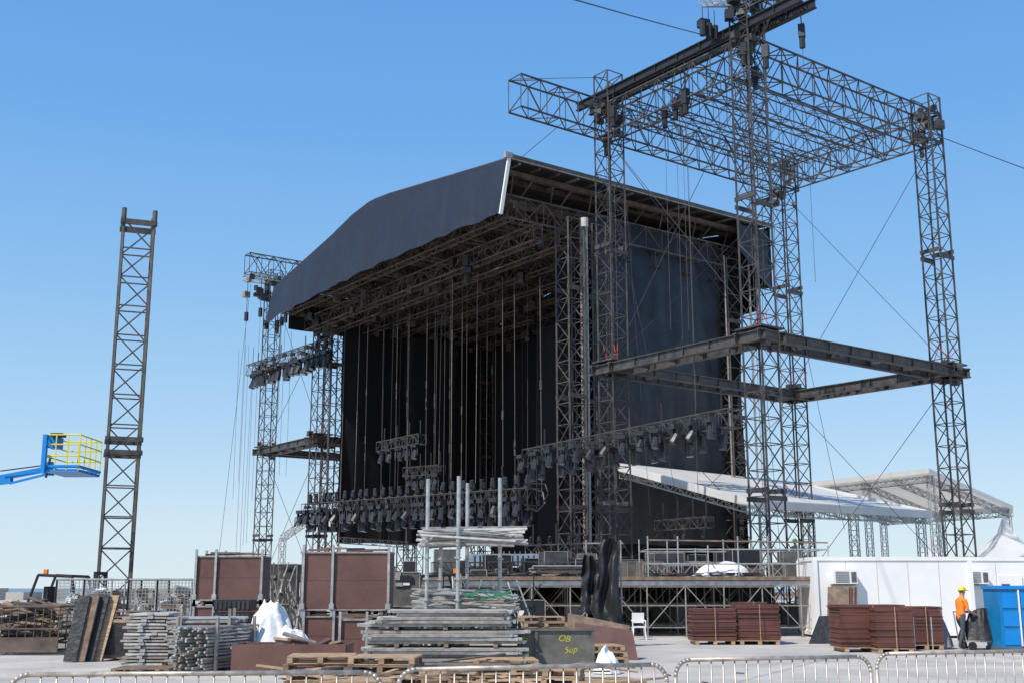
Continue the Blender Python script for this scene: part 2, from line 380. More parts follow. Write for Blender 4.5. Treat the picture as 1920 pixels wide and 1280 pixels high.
wr(C+Z*12,D+Z*2);wr(D+Z*12,C+Z*2);wr(A+Z*12,D+Z*2.5);wr(D+Z*12,A+Z*2.5);wr(A+Z*24.6,B+Z*13);wr(B+Z*24.6,A+Z*13)
wr(C+Z*25.5,V((27,15,0)),.024,.3); wr(V((9.6,51.6,27.5)),V((-12.7,-11,0)),.022,.2)
wr(A-e2*6.2+Z*26.4,A+Z*28.2); wr(A-e2*3+Z*25,S(0.5,0,24.6))
for c in(A,B): 
    for k in range(3): wr(c+e1*R(-1,1)+Z*24.8,c+e1*R(-3,3)+e2*R(0,3)+Z*R(3,12),.012)
f.build(root)
f=MB('top_mast')
f.lattice(B+Z*28.2,B-e1*3.3+Z*28.2,e2,Z,.9,.7,.7,.05,.03,'steel'); f.lattice(B+Z*27.5,B+Z*31,e1,e2,.9,.9,1,.05,.03,'steel')
for k in range(7): f.box(B+V((R(-2.2,1.2),R(-.6,.6),R(27.4,29.2))),(R(.3,.7),.4,R(.2,.5)),'black',R(0,3))
f.tube(B-e1*2.6+Z*28.4,B+Z*25.5,.05,'steel'); f.tube(B-e1*1.6+Z*28.4,B+Z*26,.04,'steel')
q=B+e1*1.2-e2*1.6
f.beam(q+Z*28.3,B+Z*28.3,.1,.15,'alu'); f.lattice(q+Z*28.6,B+Z*28.6,e1,Z,.4,.35,.4,.02,.015,'alu')
for k in range(3): f.tube(q+e2*k*.4+Z*28.3,q+e2*k*.4+Z*27.5,.02,'black'); f.tube(q+e2*k*.4+Z*27.5,q+e2*k*.4+Z*26.8,.16,'black',8)
f.build(root)
P1=V((-19.7,93.5,0)); P2=P1-E1*9.4
root=empty('speaker_tower')
tower_parts(root,(P1,P2,P2+E2*14,P1+E2*14),12.45,(27.4,21.5,21.5,24),E1,E2)
f=MB('top_trusses')
f.lattice(P1-E2*2.4+Z*27.7,P1+E2*5+Z*27.7,E1,Z,1.0,1.6,1.1,.055,.035,'steel')
f.lattice(P1-E2*2.4+E1*0+Z*26.6,P1+E2*2+Z*26.6,E1,Z,1.6,.35,.5,.035,.025,'alu')
for i in range(20):
    c=P1+E2*R(-2.3,1.6)+E1*R(-1.2,.8); f.box(c+Z*R(24.8,26.6),(R(.2,.6),R(.2,.5),R(.2,.6)),'black' if i%4 else 'scaf',R(0,3))
    if i<8:
        z=R(23,24.5); f.tube(c+Z*26.5,c+Z*z,.03,'black'); f.tube(c+Z*(z-.7),c+Z*z,.17,'black',8); f.tube(c+Z*z,c+Z*(z-R(8,16)),.015,'rope')
f.build(root)
f=MB('guy_wires')
for (p,q) in ((P1+Z*26,P2+Z*13),(P2+Z*21,P1+Z*13),(P1+Z*12,P2+Z*2),(P2+Z*12,P1+Z*2),(P1+Z*26-E2*2,P1-E2*2.5-E1*-3+Z*2)): wr(p,q,.018)
for k in range(5):
    c=P1-E2*R(1,2.5)+E1*R(0,2.5); wr(c+Z*21,c+Z*R(2,9)+V((R(-.15,.15),0,0)),.014)
f.build(root)
# ---------- freestanding lattice mast
f=MB('lattice_tower'); c=V((-13.35,40,0)); r=Matrix.Rotation(math.radians(20),3,'Z'); x=r@V((1,0,0)); y=r@V((0,1,0))
f.lattice(c,c+Z*14.5,x,y,1.02,.98,1.03,.06,.031,'steel2')
for z in (6.3,6.75,14.4,1.2,1.6):
    for k in(-1,1): f.beam(c+y*.52*k-x*.62+Z*z,c+y*.52*k+x*.62+Z*z,.1,.16,'steel2'); f.beam(c+x*.54*k-y*.6+Z*(z+.02),c+x*.54*k+y*.6+Z*(z+.02),.09,.14,'steel2')
for i in(-1,1):
    for j in(-1,1): f.tube(c+x*.52*i+y*.5*j+Z*14.5,c+x*.52*i+y*.5*j+Z*14.9,.09,'steel2',6)
f.obox(c+Z*.1,x*.9,y*.9,Z*.1,'conc'); f.build()
# ---------- boom lift
root=empty('boom_lift')
f=MB('chassis'); b0=V((-23,37.5,0))
f.box(b0+Z*1.0,(3.6,1.7,.7),'blue'); f.box(b0+Z*1.75+V((.4,0,0)),(3.0,1.9,.75),'blue'); f.box(b0+V((-1,0,1.7)),(1.2,2.0,.9),'grey')
for i in(-1,1):
    for j in(-1,1): f.tube(b0+V((i*1.3,j*.8,.5)),b0+V((i*1.3,j*1.2,.5)),.5,'tyre',16); f.tube(b0+V((i*1.3,j*1.2,.5)),b0+V((i*1.3,j*1.23,.5)),.25,'white',12)
f.build(root)
f=MB('boom'); e=V((-23.8,37.5,2)); k1=V((-19.6,37.3,4.7)); k2=V((-15.6,37,5.2)); k3=W(92,878,37)
f.beam(e,k1,.3,.36,'blue'); f.beam(k1,k2+V((-.2,0,-.05)),.2,.22,'blue'); f.beam(k2+V((-.6,0,.0)),k3,.15,.16,'blue'); f.tube(k2+V((-.5,-.2,.2)),k3+V((0,-.2,.1)),.025,'black'); f.box(k3,(.25,.25,.42),'blue')
f.beam(k2+V((-.2,-.12,-.18)),k3+V((0,-.12,-.18)),.06,.07,'blue'); f.tube(k3+V((0,-.2,-.3)),k3+V((.1,-.2,.4)),.04,'black',6)
f.build(root)
f=MB('basket'); p=W(100,886,37); q=W(167,886,37); zb=p.z; x0,x1=p.x,q.x-.02; y0,y1=36.1,38
f.box(((x0+x1)/2,(y0+y1)/2,zb),(x1-x0,y1-y0,.08),'blue'); 
for z,m in ((.12,'blue'),(.45,'yellow'),(.8,'yellow'),(1.1,'yellow')):
    f.path([V((x0,y0,zb+z)),V((x1,y0,zb+z)),V((x1,y1,zb+z)),V((x0,y1,zb+z)),V((x0,y0,zb+z))],.022 if z>.2 else .05,m)
for i in range(4):
    for yy in(y0,y1): f.tube((x0+(x1-x0)*i/3,yy,zb),(x0+(x1-x0)*i/3,yy,zb+1.1),.02,'yellow')
for i in range(1,4): f.tube((x1,y0+(y1-y0)*i/4,zb),(x1,y0+(y1-y0)*i/4,zb+1.1),.02,'yellow')
f.box((x0+.15,y0+.5,zb+.9),(.3,.5,.35),'blue'); f.box((x0+.05,y0-.05,zb+.5),(.12,.15,1.2),'blue'); f.box((x0+.3,y0+.3,zb+1.12),(.35,.4,.1),'black')
f.build(root)
# ---------- platform with scaffold
root=empty('scaffold_platform')
f=MB('deck_boards')
for i in range(16): f.box((-3.1+i*1.0,51.5,2.15),(.97,13,.07),'deck',0)
f.box((4.4,44.98,2.16),(16.2,.05,.14),'wood2'); f.beam((-3.7,45.1,2.0),(12.4,45.1,2.0),.06,.1,'scaf'); f.build(root)
f=MB('scaffold_frame')
for j in range(6):
    y=45.1+j*2.3
    for i in range(12):
        x=-3.6+i*1.45
        f.tube((x,y,0),(x,y,2.1),.028,'scaf',6); f.box((x,y,.03),(.2,.2,.04),'scaf')
        if i<11:
            for z in(.35,1.15,1.85): f.tube((x,y,z),(x+1.45,y,z),.024,'scaf')
            if (i+j)%2==0: f.tube((x,y-.03,.3),(x+1.45,y-.03,1.9),.022,'scaf')
            elif j<3: f.tube((x,y-.03,1.9),(x+1.45,y-.03,.3),.022,'scaf')
        if j<5:
            for z in(.35,1.85): f.tube((x,y,z),(x,y+2.3,z),.024,'scaf')
    f.beam((-3.7,y,1.98),(12.4,y,1.98),.08,.16,'wood2' if j%2 else 'aluw')
f.build(root)
f=MB('guard_rails')
xs=[5.2+i*1.15 for i in range(7)]
for y in(45.4,48.5):
    for x in xs: f.tube((x,y,2.2),(x,y,3.75 if int(x*3)%2 else 3.4),.028,'alu',6)
    for z in(2.7,3.25): f.tube((5.2,y,z),(12.1,y,z),.025,'alu',6)
f.tube((5.2,45.4,3.6),(12.1,45.4,3.5),.03,'wood2',6)
for x in (5.2,7.5,12.1): f.tube((x,45.4,3.25),(x,48.5,3.25),.025,'alu',6)
f.build(root)
f=MB('ballast_and_shade_sheet')
for i in range(12): f.box((-2.5+i*1.28,50+R(0,6),.55),(1.0,1.0,1.1),'white' if i%4==0 else 'grey',R(0,.2))
f.box((4.4,57.5,1.0),(16,.1,2.0),'btarp')  # added black sheet, stands in for shade under the deck
f.build(root)
f=MB('flight_case')
def case(f,c,sz,m='black',rz=0):
    f.box(c,sz,m,rz); r=Matrix.Rotation(rz,3,'Z')
    for sx in(-1,1):
        for sy in(-1,1):
            f.tube(V(c)+r@V((sx*sz[0]/2,sy*sz[1]/2,-sz[2]/2)),V(c)+r@V((sx*sz[0]/2,sy*sz[1]/2,sz[2]/2)),.02,'scaf')
    for sz_ in(-1,1):
        for sy in(-1,1): f.tube(V(c)+r@V((-sz[0]/2,sy*sz[1]/2,sz_*sz[2]/2)),V(c)+r@V((sz[0]/2,sy*sz[1]/2,sz_*sz[2]/2)),.02,'scaf')
for i in range(60):
    x=R(-6,11.5); y=R(47,57) if x>-3 else R(50,56); h=R(.3,1.2); z0=2.2 if x>-3 else 0
    if x<=-3: h=R(1.5,3.0)
    case(f,(x,y,z0+h/2),(R(.5,1.4),R(.6,1.1),h),random.choice(['black','black','grey','steel','cloths']),R(-.3,.3))
f.build()
f=MB('truss_segment')
for (x,y,z,a_,l) in ((0.5,49,2.6,.1,3),(2.5,47,2.55,-.2,2.5),(8.5,49.5,2.6,.05,3.5),(6.4,47,2.5,.1,2.4),(-2.2,47.5,2.55,.2,2),(9.8,47.3,2.5,0,2)):
    d=V((math.cos(a_),math.sin(a_),0)); f.lattice(V((x,y,z))-d*l/2,V((x,y,z))+d*l/2,V((-d.y,d.x,0)),Z,.5,.5,.5,.03,.02,'steel' if x<3 else 'scaf')
f.build()
f=MB('cable_pile')
for i in range(40):
    x=R(-3,11.8);y=R(45.3,47); 
    for k in range(3):
        rr=R(.15,.35); f.path([V((x+rr*math.cos(t*.9),y+rr*math.sin(t*.9),2.24+k*.05+R(0,.03))) for t in range(8)],.025,random.choice(['black','black','rope']),4)
f.build()
f=MB('led_panel_stack')
for i in range(13):
    c=W(885+i*10,1052,50); f.box((c.x,50,2.95),(.18,.8,.5),'pblue',0.1); f.tube((c.x,49.5,2.65),(c.x,49.5,3.3),.02,'scaf')
f.box((W(940,1052,50).x,50,2.42),(3.0,1,.45),'black'); f.build()
f=MB('timber_stack')
for i in range(9):
    c=W(1055,1066-i*2.2,47); f.box((c.x+R(-.3,.3),47+R(-.2,.2),2.25+i*.05),(2.3+R(-.4,.3),.9,.04),'wood' if i%4 else 'pblue',R(-.05,.05))
f.build()
def heap(name,c,sx,sy,sz,m,seed=0,rough=.5,n=34,pw=1.8,fold=.22):
    """crumpled sheet thrown over a mound: smooth lobes, broad creases, draped hem"""
    f=MB(name)
    def fn(u,v):
        th=u*2*math.pi; rr=v; p=V((math.cos(th)*rr,math.sin(th)*rr,0)); q=p*1.3+V((seed*1.7,seed*2.3,0))
        lobe=.5+.9*noise.noise(q*.9)+.25*noise.noise(q*2.1)
        crease=1-abs(noise.noise(q*1.9+V((3,1,0))))*2.2
        env=max(0,1-rr**pw)
        z=env*(1-rough+rough*lobe)+fold*.5*crease*env**.5
        e=1+.22*noise.noise(V((math.cos(th)*1.8,math.sin(th)*1.8,seed)))+.05*math.sin(th*9+seed)*rr
        dx=.18*noise.noise(q*2.3+V((9,0,0))); dy=.18*noise.noise(q*2.3+V((0,9,0)))
        return V(c)+V((p.x*sx*e+dx*sx,p.y*sy*e+dy*sy,max(0,z)*sz+.02))
    f.grid(fn,n*2,n,m); return f.build(None,True)
heap('white_tarpaulin',(W(1352,1075,46.5).x,46.6,2.2),1.15,.7,.75,'tarp',3)
# ---------- canopies
def canopy(name,c1,c2,c3,c4,fh,legs,zb=0):
    root=empty(name); f=MB('roof_cover'); q=[V(c) for c in(c1,c2,c3,c4)]
    def fn(u,v):
        a=q[0].lerp(q[1],u); b=q[3].lerp(q[2],u); return a.lerp(b,v)-Z*.25*math.sin(v*math.pi)*(.6+.4*abs(math.sin(u*9.4)))
    f.grid(fn,24,8,'tentu' if fh<.35 else 'tent')
    for a,b in ((0,1),(1,2),(2,3),(3,0)): f.add([q[a]+Z*.03,q[b]+Z*.03,q[b]-Z*fh,q[a]-Z*fh],[(0,1,2,3)],'tent')
    f.build(root)
    f=MB('roof_frame')
    for t in(0.03,.25,.5,.75,.97): 
        a=q[0].lerp(q[1],t)-Z*.6; b=q[3].lerp(q[2],t)-Z*.6; f.lattice(a,b,(q[1]-q[0]).normalized(),Z,.35,.35,.5,.03,.018,'alu')
    for t in (.03,.97):
        a=q[0].lerp(q[3],t)-Z*.6; b=q[1].lerp(q[2],t)-Z*.6; f.lattice(a,b,(q[3]-q[0]).normalized(),Z,.35,.35,.5,.03,.018,'alu')
    f.build(root)
    f=MB('legs')
    for (s,t) in legs:
        a=q[0].lerp(q[1],s).lerp(q[3].lerp(q[2],s),t); g=V((a.x,a.y,zb)); f.lattice(g,a-Z*.3,V((1,0,0)),V((0,1,0)),.42,.42,.55,.035,.02,'alu'); f.box(g+Z*.1,(.9,.9,.2),'conc')
    f.build(root)
canopy('event_canopy',(5.77,63.7,8.45),(18.8,76,8.45),(24.8,69.7,6.25),(11.8,57.4,6.0),.4,[(0.08,0.95),(.55,.95),(.97,.95),(.97,.05)])
canopy('event_canopy',(22.2,89.5,9.6),(27.8,78,9.6),(35.6,83.6,7.5),(30,95,7.5),.3,[(0.02,.05),(.98,.05),(.98,.95),(.02,.95),(.5,.95),(.5,.05)])
def ptent(c,w,h0,h1):
    f=MB('peaked_tent'); c=V(c)
    def ring(r,z): return [c+V((-r,-r,z)),c+V((r,-r,z)),c+V((r,r,z)),c+V((-r,r,z))]
    rs=[ring(w/2,0),ring(w/2,h0),ring(w/2*.45,h0+(h1-h0)*.3),ring(w/2*.15,h0+(h1-h0)*.62),ring(.06,h1)]
    vs=[p for r in rs for p in r]; fs=[(k*4+i,k*4+(i+1)%4,k*4+4+(i+1)%4,k*4+4+i) for k in range(4) for i in range(4)]
    f.add(vs,fs,'tent'); f.build()
for u,Y,h in ((1885,74,6.2),(1750,104,6.4),(1838,112,5.6)):
    ptent((W(u,1000,Y).x,Y,0),5,3.4,h)
# ---------- white cabins
def cabin(x0,y0,L,D_,H,ac=[],door=None):
    root=empty('site_cabin'); f=MB('cabin_walls'); f.box((x0+L/2,y0+D_/2,.15+H/2),(L,D_,H-.1),'white')
    for z in(.16,H+.09): f.box((x0+L/2,y0+D_/2,z),(L+.08,D_+.08,.14),'white')
    for x in(x0,x0+L): 
        for y in(y0,y0+D_): f.box((x,y,H/2+.12),(.16,.16,H-.1),'white')
    n=int(L/1.15)
    for i in range(1,n): f.box((x0+i*L/n,y0-.004,H/2+.12),(.015,.012,H-.25),'tentu')
    f.build(root)
    f=MB('air_conditioner')
    for u in ac:
        f.box((u,y0-.25,2.2),(.85,.42,.5),'white'); 
        for k in range(7): f.box((u-.12,y0-.47,2.02+k*.06),(.5,.02,.018),'grey')
        f.box((u+.3,y0-.47,2.2),(.18,.02,.36),'grey'); f.box((u,y0-.1,1.92),(.9,.3,.04),'grey')
    f.build(root)
    if door:
        f=MB('door'); f.box((door,y0-.03,1.25),(.9,.06,2.05),'white'); f.box((door-.2,y0-.07,1.7),(.3,.04,.5),'glass'); f.box((door+.32,y0-.09,1.2),(.12,.06,.04),'grey'); f.build(root)
cabin(11.25,44.2,5.75,2.45,2.78,[12.25]); cabin(17.25,45.5,6.2,2.45,2.8,[17.6],19)
f=MB('leaning_panel')
for i in range(4):
    p=W(1575+i*6,1185,42.5); f.obox(V((p.x,42.6+i*.06,.95)),V((.38,0,0)),V((0,.03,0)),V((.16,.35,.9)),'ply2' if i%2 else 'wood2')
f.obox(V((W(1550,1200,40).x,40,.45)),V((.4,0,.02)),V((0,.05,0)),V((.25,.2,.45)),'btarp')
f.build()
def pstack(u0,u1,v0,Y,rows,straps=True):
    f=MB('panel_stack'); a=W(u0,1150,Y).x; b=W(u1,1150,Y).x; zt=W(0,v0,Y).z; st=.036; n=int((zt-.14)/st)
    ncol=rows; cw=(b-a)/ncol
    for c in range(ncol):
        top=n-(0 if c==ncol//2 else random.randint(0,3))
        for i in range(top):
            ov=R(-.025,.025) if R(0,1)<.85 else R(-.1,.1)
            f.box((a+cw*(c+.5)+ov,Y+.6+ov*.6+.1*c,.16+i*st),(cw*.97,1.2,st-.005),'ply2' if R(0,1)<.93 else 'ply',R(-.012,.012))
        for k in(-1,0,1): f.box((a+cw*(c+.5)+k*cw*.4,Y+.6,.06),(.12,1.2,.1),'wood')
        f.box((a+cw*(c+.5),Y+.6,.128),(cw,1.2,.02),'wood')
        if straps: f.tube((a+cw*(c+.5),Y-.09,.1),(a+cw*(c+.5),Y-.09,.17+top*st),.012,'wood')
    f.build()
pstack(1298,1465,1132,39,2); pstack(1385,1440,1128,40.5,1); pstack(1572,1700,1131,34.5,1); pstack(1700,1768,1134,36,1); pstack(1640,1712,1137,33.9,1)
# ---------- portable toilet
root=empty('portable_toilet'); f=MB('cabin_shell'); x=W(1874,1150,35).x; y=35
f.box((x+.6,y+.6,.93),(1.14,1.14,1.7),'bluet'); f.box((x+.6,y+.6,.06),(1.2,1.2,.1),'grey'); f.box((x+.6,y+.6,1.82),(1.24,1.24,.1),'blue')
for k in range(2):
    for j in range(3): f.box((x+.33+k*.55,y+.02,.4+j*.52),(.44,.03,.42),'blue')
f.box((x+.6,y+.015,.95),(.04,.05,1.6),'white'); f.build(root)
# ---------- crates
def crate(name,u0,u1,zb,zt,Y,dep=1.0,posts=(0,1),ext=.35):
    f=MB(name); a=W(u0,1100,Y).x;b=W(u1,1100,Y).x;c=(a+b)/2
    h=zt-zb
    f.box((c,Y+dep/2,zb+h*.25+.03),(b-a,dep,h*.5-.04),'ply'); f.box((c+.01,Y+dep/2+.01,zb+h*.75),(b-a,dep,h*.5-.04),'ply')
    f.box((c,Y+dep/2,zb+h*.5),(b-a-.04,dep-.04,.06),'wood2')
    for z in(zb+.02,zt): f.box((c,Y+dep/2,z),(b-a+.05,dep+.05,.04),'scaf')
    for t in posts:
        x=a+(b-a)*t
        for yy in(Y-.04,Y+dep+.04): f.box((x,yy,zb+h/2+.02),(.06,.06,h+ext),'alu')
        f.box((x,Y-.05,zb+.1),(.12,.1,.14),'alu')
    for k in range(3): f.box((a+.2+k*(b-a-.4)/2,Y+dep/2,zb-.06),(.1,dep,.09),'wood2')
    for k in range(6): f.box((R(a+.2,b-.2),Y+R(.2,dep),zt+.06+R(0,.05)),(R(.4,1.0),.08,.05),random.choice(['wood2','black','ply']),R(-.3,.3))
    f.build()
crate('plywood_crate',366,490,.12,1.3,33,posts=(0,.3,1)); crate('plywood_crate',366,490,1.46,2.66,33,posts=(0,.3,1))
crate('plywood_crate',572,728,.12,1.1,30,posts=(0,.36,1)); crate('plywood_crate',563,730,1.25,2.68,30,posts=(.03,.36,.99))
crate('plywood_crate',640,690,.12,1.05,29,posts=(0,1))
f=MB('plastic_crate'); p=W(440,1160,31)
for k in range(2):
    f.box((p.x,31,1.05+k*.32),(.95,.7,.28),'blackp')
    for i in range(8): f.box((p.x-.4+i*.115,30.64,1.05+k*.32),(.05,.03,.2),'steel')
f.box((p.x,31,.5),(1.1,.9,.75),'ply'); f.build()
heap('white_tarpaulin',(W(505,1200,28).x,28,.45),.62,.55,1.05,'tarp',8,.45,40,2.4,.3)
heap('white_tarpaulin',(W(548,1200,27.5).x,27.5,.4),.45,.45,.55,'tarp',12,.5,30,2.2,.3)
f=MB('pallet_box'); x=W(520,1200,28).x; f.box((x,28.1,.22),(1.7,1.2,.4),'wood2')
for k in range(8): f.box((x-.8+k*.22,27.48,.25),(.1,.02,.38),'wood')
f.build()
# ---------- open brown box
f=MB('plywood_box'); a=W(435,1230,25.5).x; b=W(648,1230,25.5).x
for (c,s) in (((a+b)/2,25.5,.36),(b-a,.05,.55)),(((a+b)/2,26.6,.36),(b-a,.05,.55)),((a,26.05,.36),(.05,1.05,.55)),((b,26.05,.36),(.05,1.05,.55)),(((a+b)/2,26.05,.1),(b-a,1.0,.05)):
    f.box(c,s,'ply')
for i in range(16): f.box((R(a+.3,b-.3),R(25.7,26.4),R(.4,.75)),(R(.4,1),R(.1,.2),.05),random.choice(['wood','wood2','scaf','ply']),R(-1,1),(R(-.3,.3),R(-.3,.3)))
f.build()
# ---------- aluminium deck stack
f=MB('scaffold_deck_stack'); z=.16
prof=[(700,985),(705,985),(712,988),(700,975),(690,990),(682,985),(678,980),(690,970),(680,985),(675,960),(690,965),(715,955),(735,940),(730,948)]
for i,(u0,u1) in enumerate(prof):
    Y=27.0+R(-.15,.15); a=W(u0+R(-10,10),1200,Y).x; b=W(u1+R(-10,10),1200,Y).x; rz=R(-.05,.05)
    n=4
    for k in range(n):
        f.box(((a+b)/2+R(-.12,.12),Y+.2+k*.34,z+R(-.004,.004)),(b-a,.31,.05),'aluw',rz+R(-.01,.01))
        if k==0:
            f.box(((a+b)/2,Y+.03,z-.01),(b-a-.1,.03,.06),'scaf' if i%3 else 'alu',rz)
            for e_ in(a,b): f.box((e_+R(-.05,.05),Y+.02,z),(.06,.06,.07),'alu',rz)
    z+=.076
    if i in(4,8): 
        for xx in(.2,.5,.8): f.box((a+(b-a)*xx,Y+.7,z),(.1,1.4,.07),'wood2'); 
        z+=.07
for xx in (700,830,950): f.box((W(xx,1200,27.6).x,27.7,.07),(.12,1.5,.12),'wood')
f.build()
# ---------- tube bundles
def tubes(name,u0,u1,zb,zt,Y,L,ang,m='alu',r=.026,gap=.06,frame=True,jit=.02):
    f=MB(name); a=W(u0,1200,Y).x;b=W(u1,1200,Y).x; d=V((math.cos(ang),math.sin(ang),0)); s=V((-d.y,d.x,0))
    wdt=(b-a) if abs(d.y)>.7 else 1.0
    c0=V(((a+b)/2,Y+.6,0)); ny=int(wdt/gap); nz=int((zt-zb)/gap)
    for j in range(nz):
        for i in range(ny):
            if j<nz-1 and 0<i<ny-1 and (i%3): continue
            c=c0+s*((i-ny/2)*gap+R(-jit,jit))+Z*(zb+j*gap+R(-jit,jit)*.5)+d*R(-.12,.12)
            dd=(d+V((R(-jit,jit),R(-jit,jit),R(-jit,jit)*.6)))*L/2
            f.tube(c-dd,c+dd,r*R(.8,1.1),m if R(0,1)<.75 else 'scaf',6)
    if frame:
        for k in(-.35,.35):
            for sgn in(-1,1):
                q=c0+d*L*k+s*sgn*(wdt/2+.06); f.box(q+Z*(zt/2+.08),(.06,.06,zt+.1),'scaf',ang)
            f.beam(c0+d*L*k-s*(wdt/2+.1)+Z*(zb-.08),c0+d*L*k+s*(wdt/2+.1)+Z*(zb-.08),.08,.08,'wood2')
    f.build()
tubes('scaffold_tube_bundle',322,428,.16,1.22,26.5,1.5,math.radians(8),'alu',.03,.075)
tubes('scaffold_tube_bundle',355,430,.12,1.05,26.2,2.2,math.radians(72),'alu',.028,.07)
f=MB('scaffold_deck_stack'); z=.14
for i in range(16):
    c=W(275+R(-8,8),1200,27); f.box((c.x,27.6,z),(.95+R(-.1,.1),1.4,.045),'scaf' if i%3 else 'aluw',R(-.08,.08)); f.box((c.x+R(-.2,.2),26.88,z+.01),(.12,.05,.06),'alu'); z+=.072
for k in(-.3,.3): f.box((c.x+k,27.6,.06),(.1,1.4,.1),'wood')
f.build()
root=empty('scaffold_rack'); f=MB('posts')
for u,vt,Y in((803,897,28.9),(860,892,28.7),(877,905,30.6),(938,895,30.2),(826,1003,30.4)):
    t=W(u,vt,Y); f.tube((t.x,Y,.0),(t.x+R(-.03,.03),Y,t.z),.048,'alu',10); 
    for z in(1,1.5,2,2.5,3): 
        if z<t.z-.3: f.tube((t.x,Y,z),(t.x,Y,z+.04),.09,'alu',8)
f.build(root)
f=MB('tubes_on_rack')
for i in range(52):
    Y=R(28.6,30.4); z=R(2.86,3.2); a=W(785+R(-5,30),1000,Y).x; b=W(985-R(-5,40),1000,Y).x
    f.tube((a,Y,z+R(-.07,.07)),(b,Y+R(-.5,.5),z+R(-.1,.1)),.028,('alu','scaf','aluw')[i%3],6)
for x in(800,860,935): 
    q=W(x,1000,29.3).x; f.tube((q,28.5,2.82),(q,30.7,2.82),.035,'alu',6)
f.build(root)
f=MB('lower_tubes')
for i in range(70):
    Y=R(28.8,30.4); z=R(1.2,1.75); a=W(775+R(-5,60),1000,Y).x; b=W(962-R(-15,50),1000,Y).x
    f.tube((a,Y,z+R(-.1,.1)),(b,Y+R(-.5,.5),z+R(-.14,.06)),.03,'alu' if i%3 else 'scaf',6)
f.build(root)
f=MB('green_hose')
for k in range(4):
    pts=[W(868+i*8+k*3,1110+5*math.sin(i*.9+k*1.7)+k*3,28.4+.1*k) for i in range(12)]; f.path(pts,.014,'green',6)
f.build()
# ---------- grey box with spray-painted writing
root=empty('steel_skip'); f=MB('box_shell'); BY=27.6; p0=W(972,1240,BY); p1=W(1112,1240,BY); a,b=p0.x,p1.x
for c,s in (((a+b)/2,BY,.45),(b-a,.05,.78)),(((a+b)/2,BY+1.1,.45),(b-a,.05,.78)),((a,BY+.55,.45),(.05,1.05,.78)),((b,BY+.55,.45),(.05,1.05,.78)),(((a+b)/2,BY+.55,.12),(b-a,1,.05)): f.box(c,s,'grey')
for t in(0,.24,1): f.box((a+(b-a)*t,BY-.04,.44),(.06,.05,.86),'grey')
f.box(((a+b)/2,BY-.04,.87),(b-a+.1,.08,.05),'grey'); f.build(root)
def txt(s,x,y,z,size,rz=0,tilt=0):
    c=bpy.data.curves.new('writing','FONT'); c.body=s; c.size=size; c.extrude=.002; c.shear=.25; o=bpy.data.objects.new('writing',c); scene.collection.objects.link(o)
    o.rotation_euler=(math.pi/2,tilt,rz); o.location=(x,y,z); c.materials.append(M['yscr']); o.parent=root
yt=BY-.03
txt('OB',a+.9,yt,.62,.2,0,.12); txt('5up',a+1.05,yt,.34,.2,0,-.1); txt('ip',a+.08,yt,.62,.17,0,.1); txt('w',a+.1,yt,.36,.2,0,.3)
f=MB('leaning_panel')
p=W(1100,1200,31); f.obox(V((p.x+.3,31.2,.55)),V((.8,0,-.16)),V((0,.02,0)),V((.05,.25,.45)),'wood2'); f.obox(V((p.x+.5,31,.45)),V((.75,0,-.1)),V((0,.02,0)),V((-.05,.2,.38)),'ply'); f.build()
heap('white_bag',(W(1138,1255,26).x,26,0),.3,.28,.5,'tarp',21,.4,20,2.5)
def pallet(f,c,rz,s=1.0,m='wood',tilt=None):
    r=Matrix.Rotation(rz,3,'Z')
    if tilt: r=r@Matrix.Rotation(tilt,3,'X')
    def b(o,sz): f.obox(V(c)+r@V(o),r@V((sz[0]/2,0,0)),r@V((0,sz[1]/2,0)),r@V((0,0,sz[2]/2)),m)
    for i in range(7): b((0,-.5+i*1.0/6,.13),(1.2*s,.105,.022))
    for x in(-.55,0,.55):
        b((x*s,0,.108),(.1,1.1,.02))
        for y in(-.5,0,.5): b((x*s,y,.06),(.1,.12,.075))
    for y in(-.5,0,.5): b((0,y,.011),(1.2*s,.1,.02))
def pallets(u,Y,n,rz=0,base=0,m='wood'):
    f=MB('wooden_pallet'); x=W(u,1250,Y).x
    for i in range(n): pallet(f,(x+R(-.05,.05),Y+R(-.05,.05),base+i*.148),rz+R(-.07,.07),1,m if R(0,1)<.75 else 'wood2')
    f.build()
pallets(600,22.6,4,.1);pallets(722,22.2,4,-.12);pallets(665,20.6,2,.2);pallets(790,21.4,2,.3)
pallets(900,21.8,3,.15);pallets(1025,21.4,3,-.1);pallets(1140,22.5,1,.25);pallets(945,23.9,3,.1)
pallets(1018,33,3,.1,.6); pallets(272,26,1,.1);pallets(245,33,4,0,.6,'wood2')
pallets(1120,29.6,3,.2)
f=MB('timber_offcuts')
for i in range(60): f.box((R(-4,2.2),R(19.6,23.5),R(.03,.5)),(R(.6,1.6),.1,.03),random.choice(['wood','wood','wood2']),R(-1,1),(R(-.1,.1),R(-.15,.15)))
for i in range(40): f.box((R(-9,6),R(17,30),.02+i*.0006),(R(.1,.5),R(.03,.08),.02),random.choice(['wood','wood2','black']),R(0,3))
f.build()
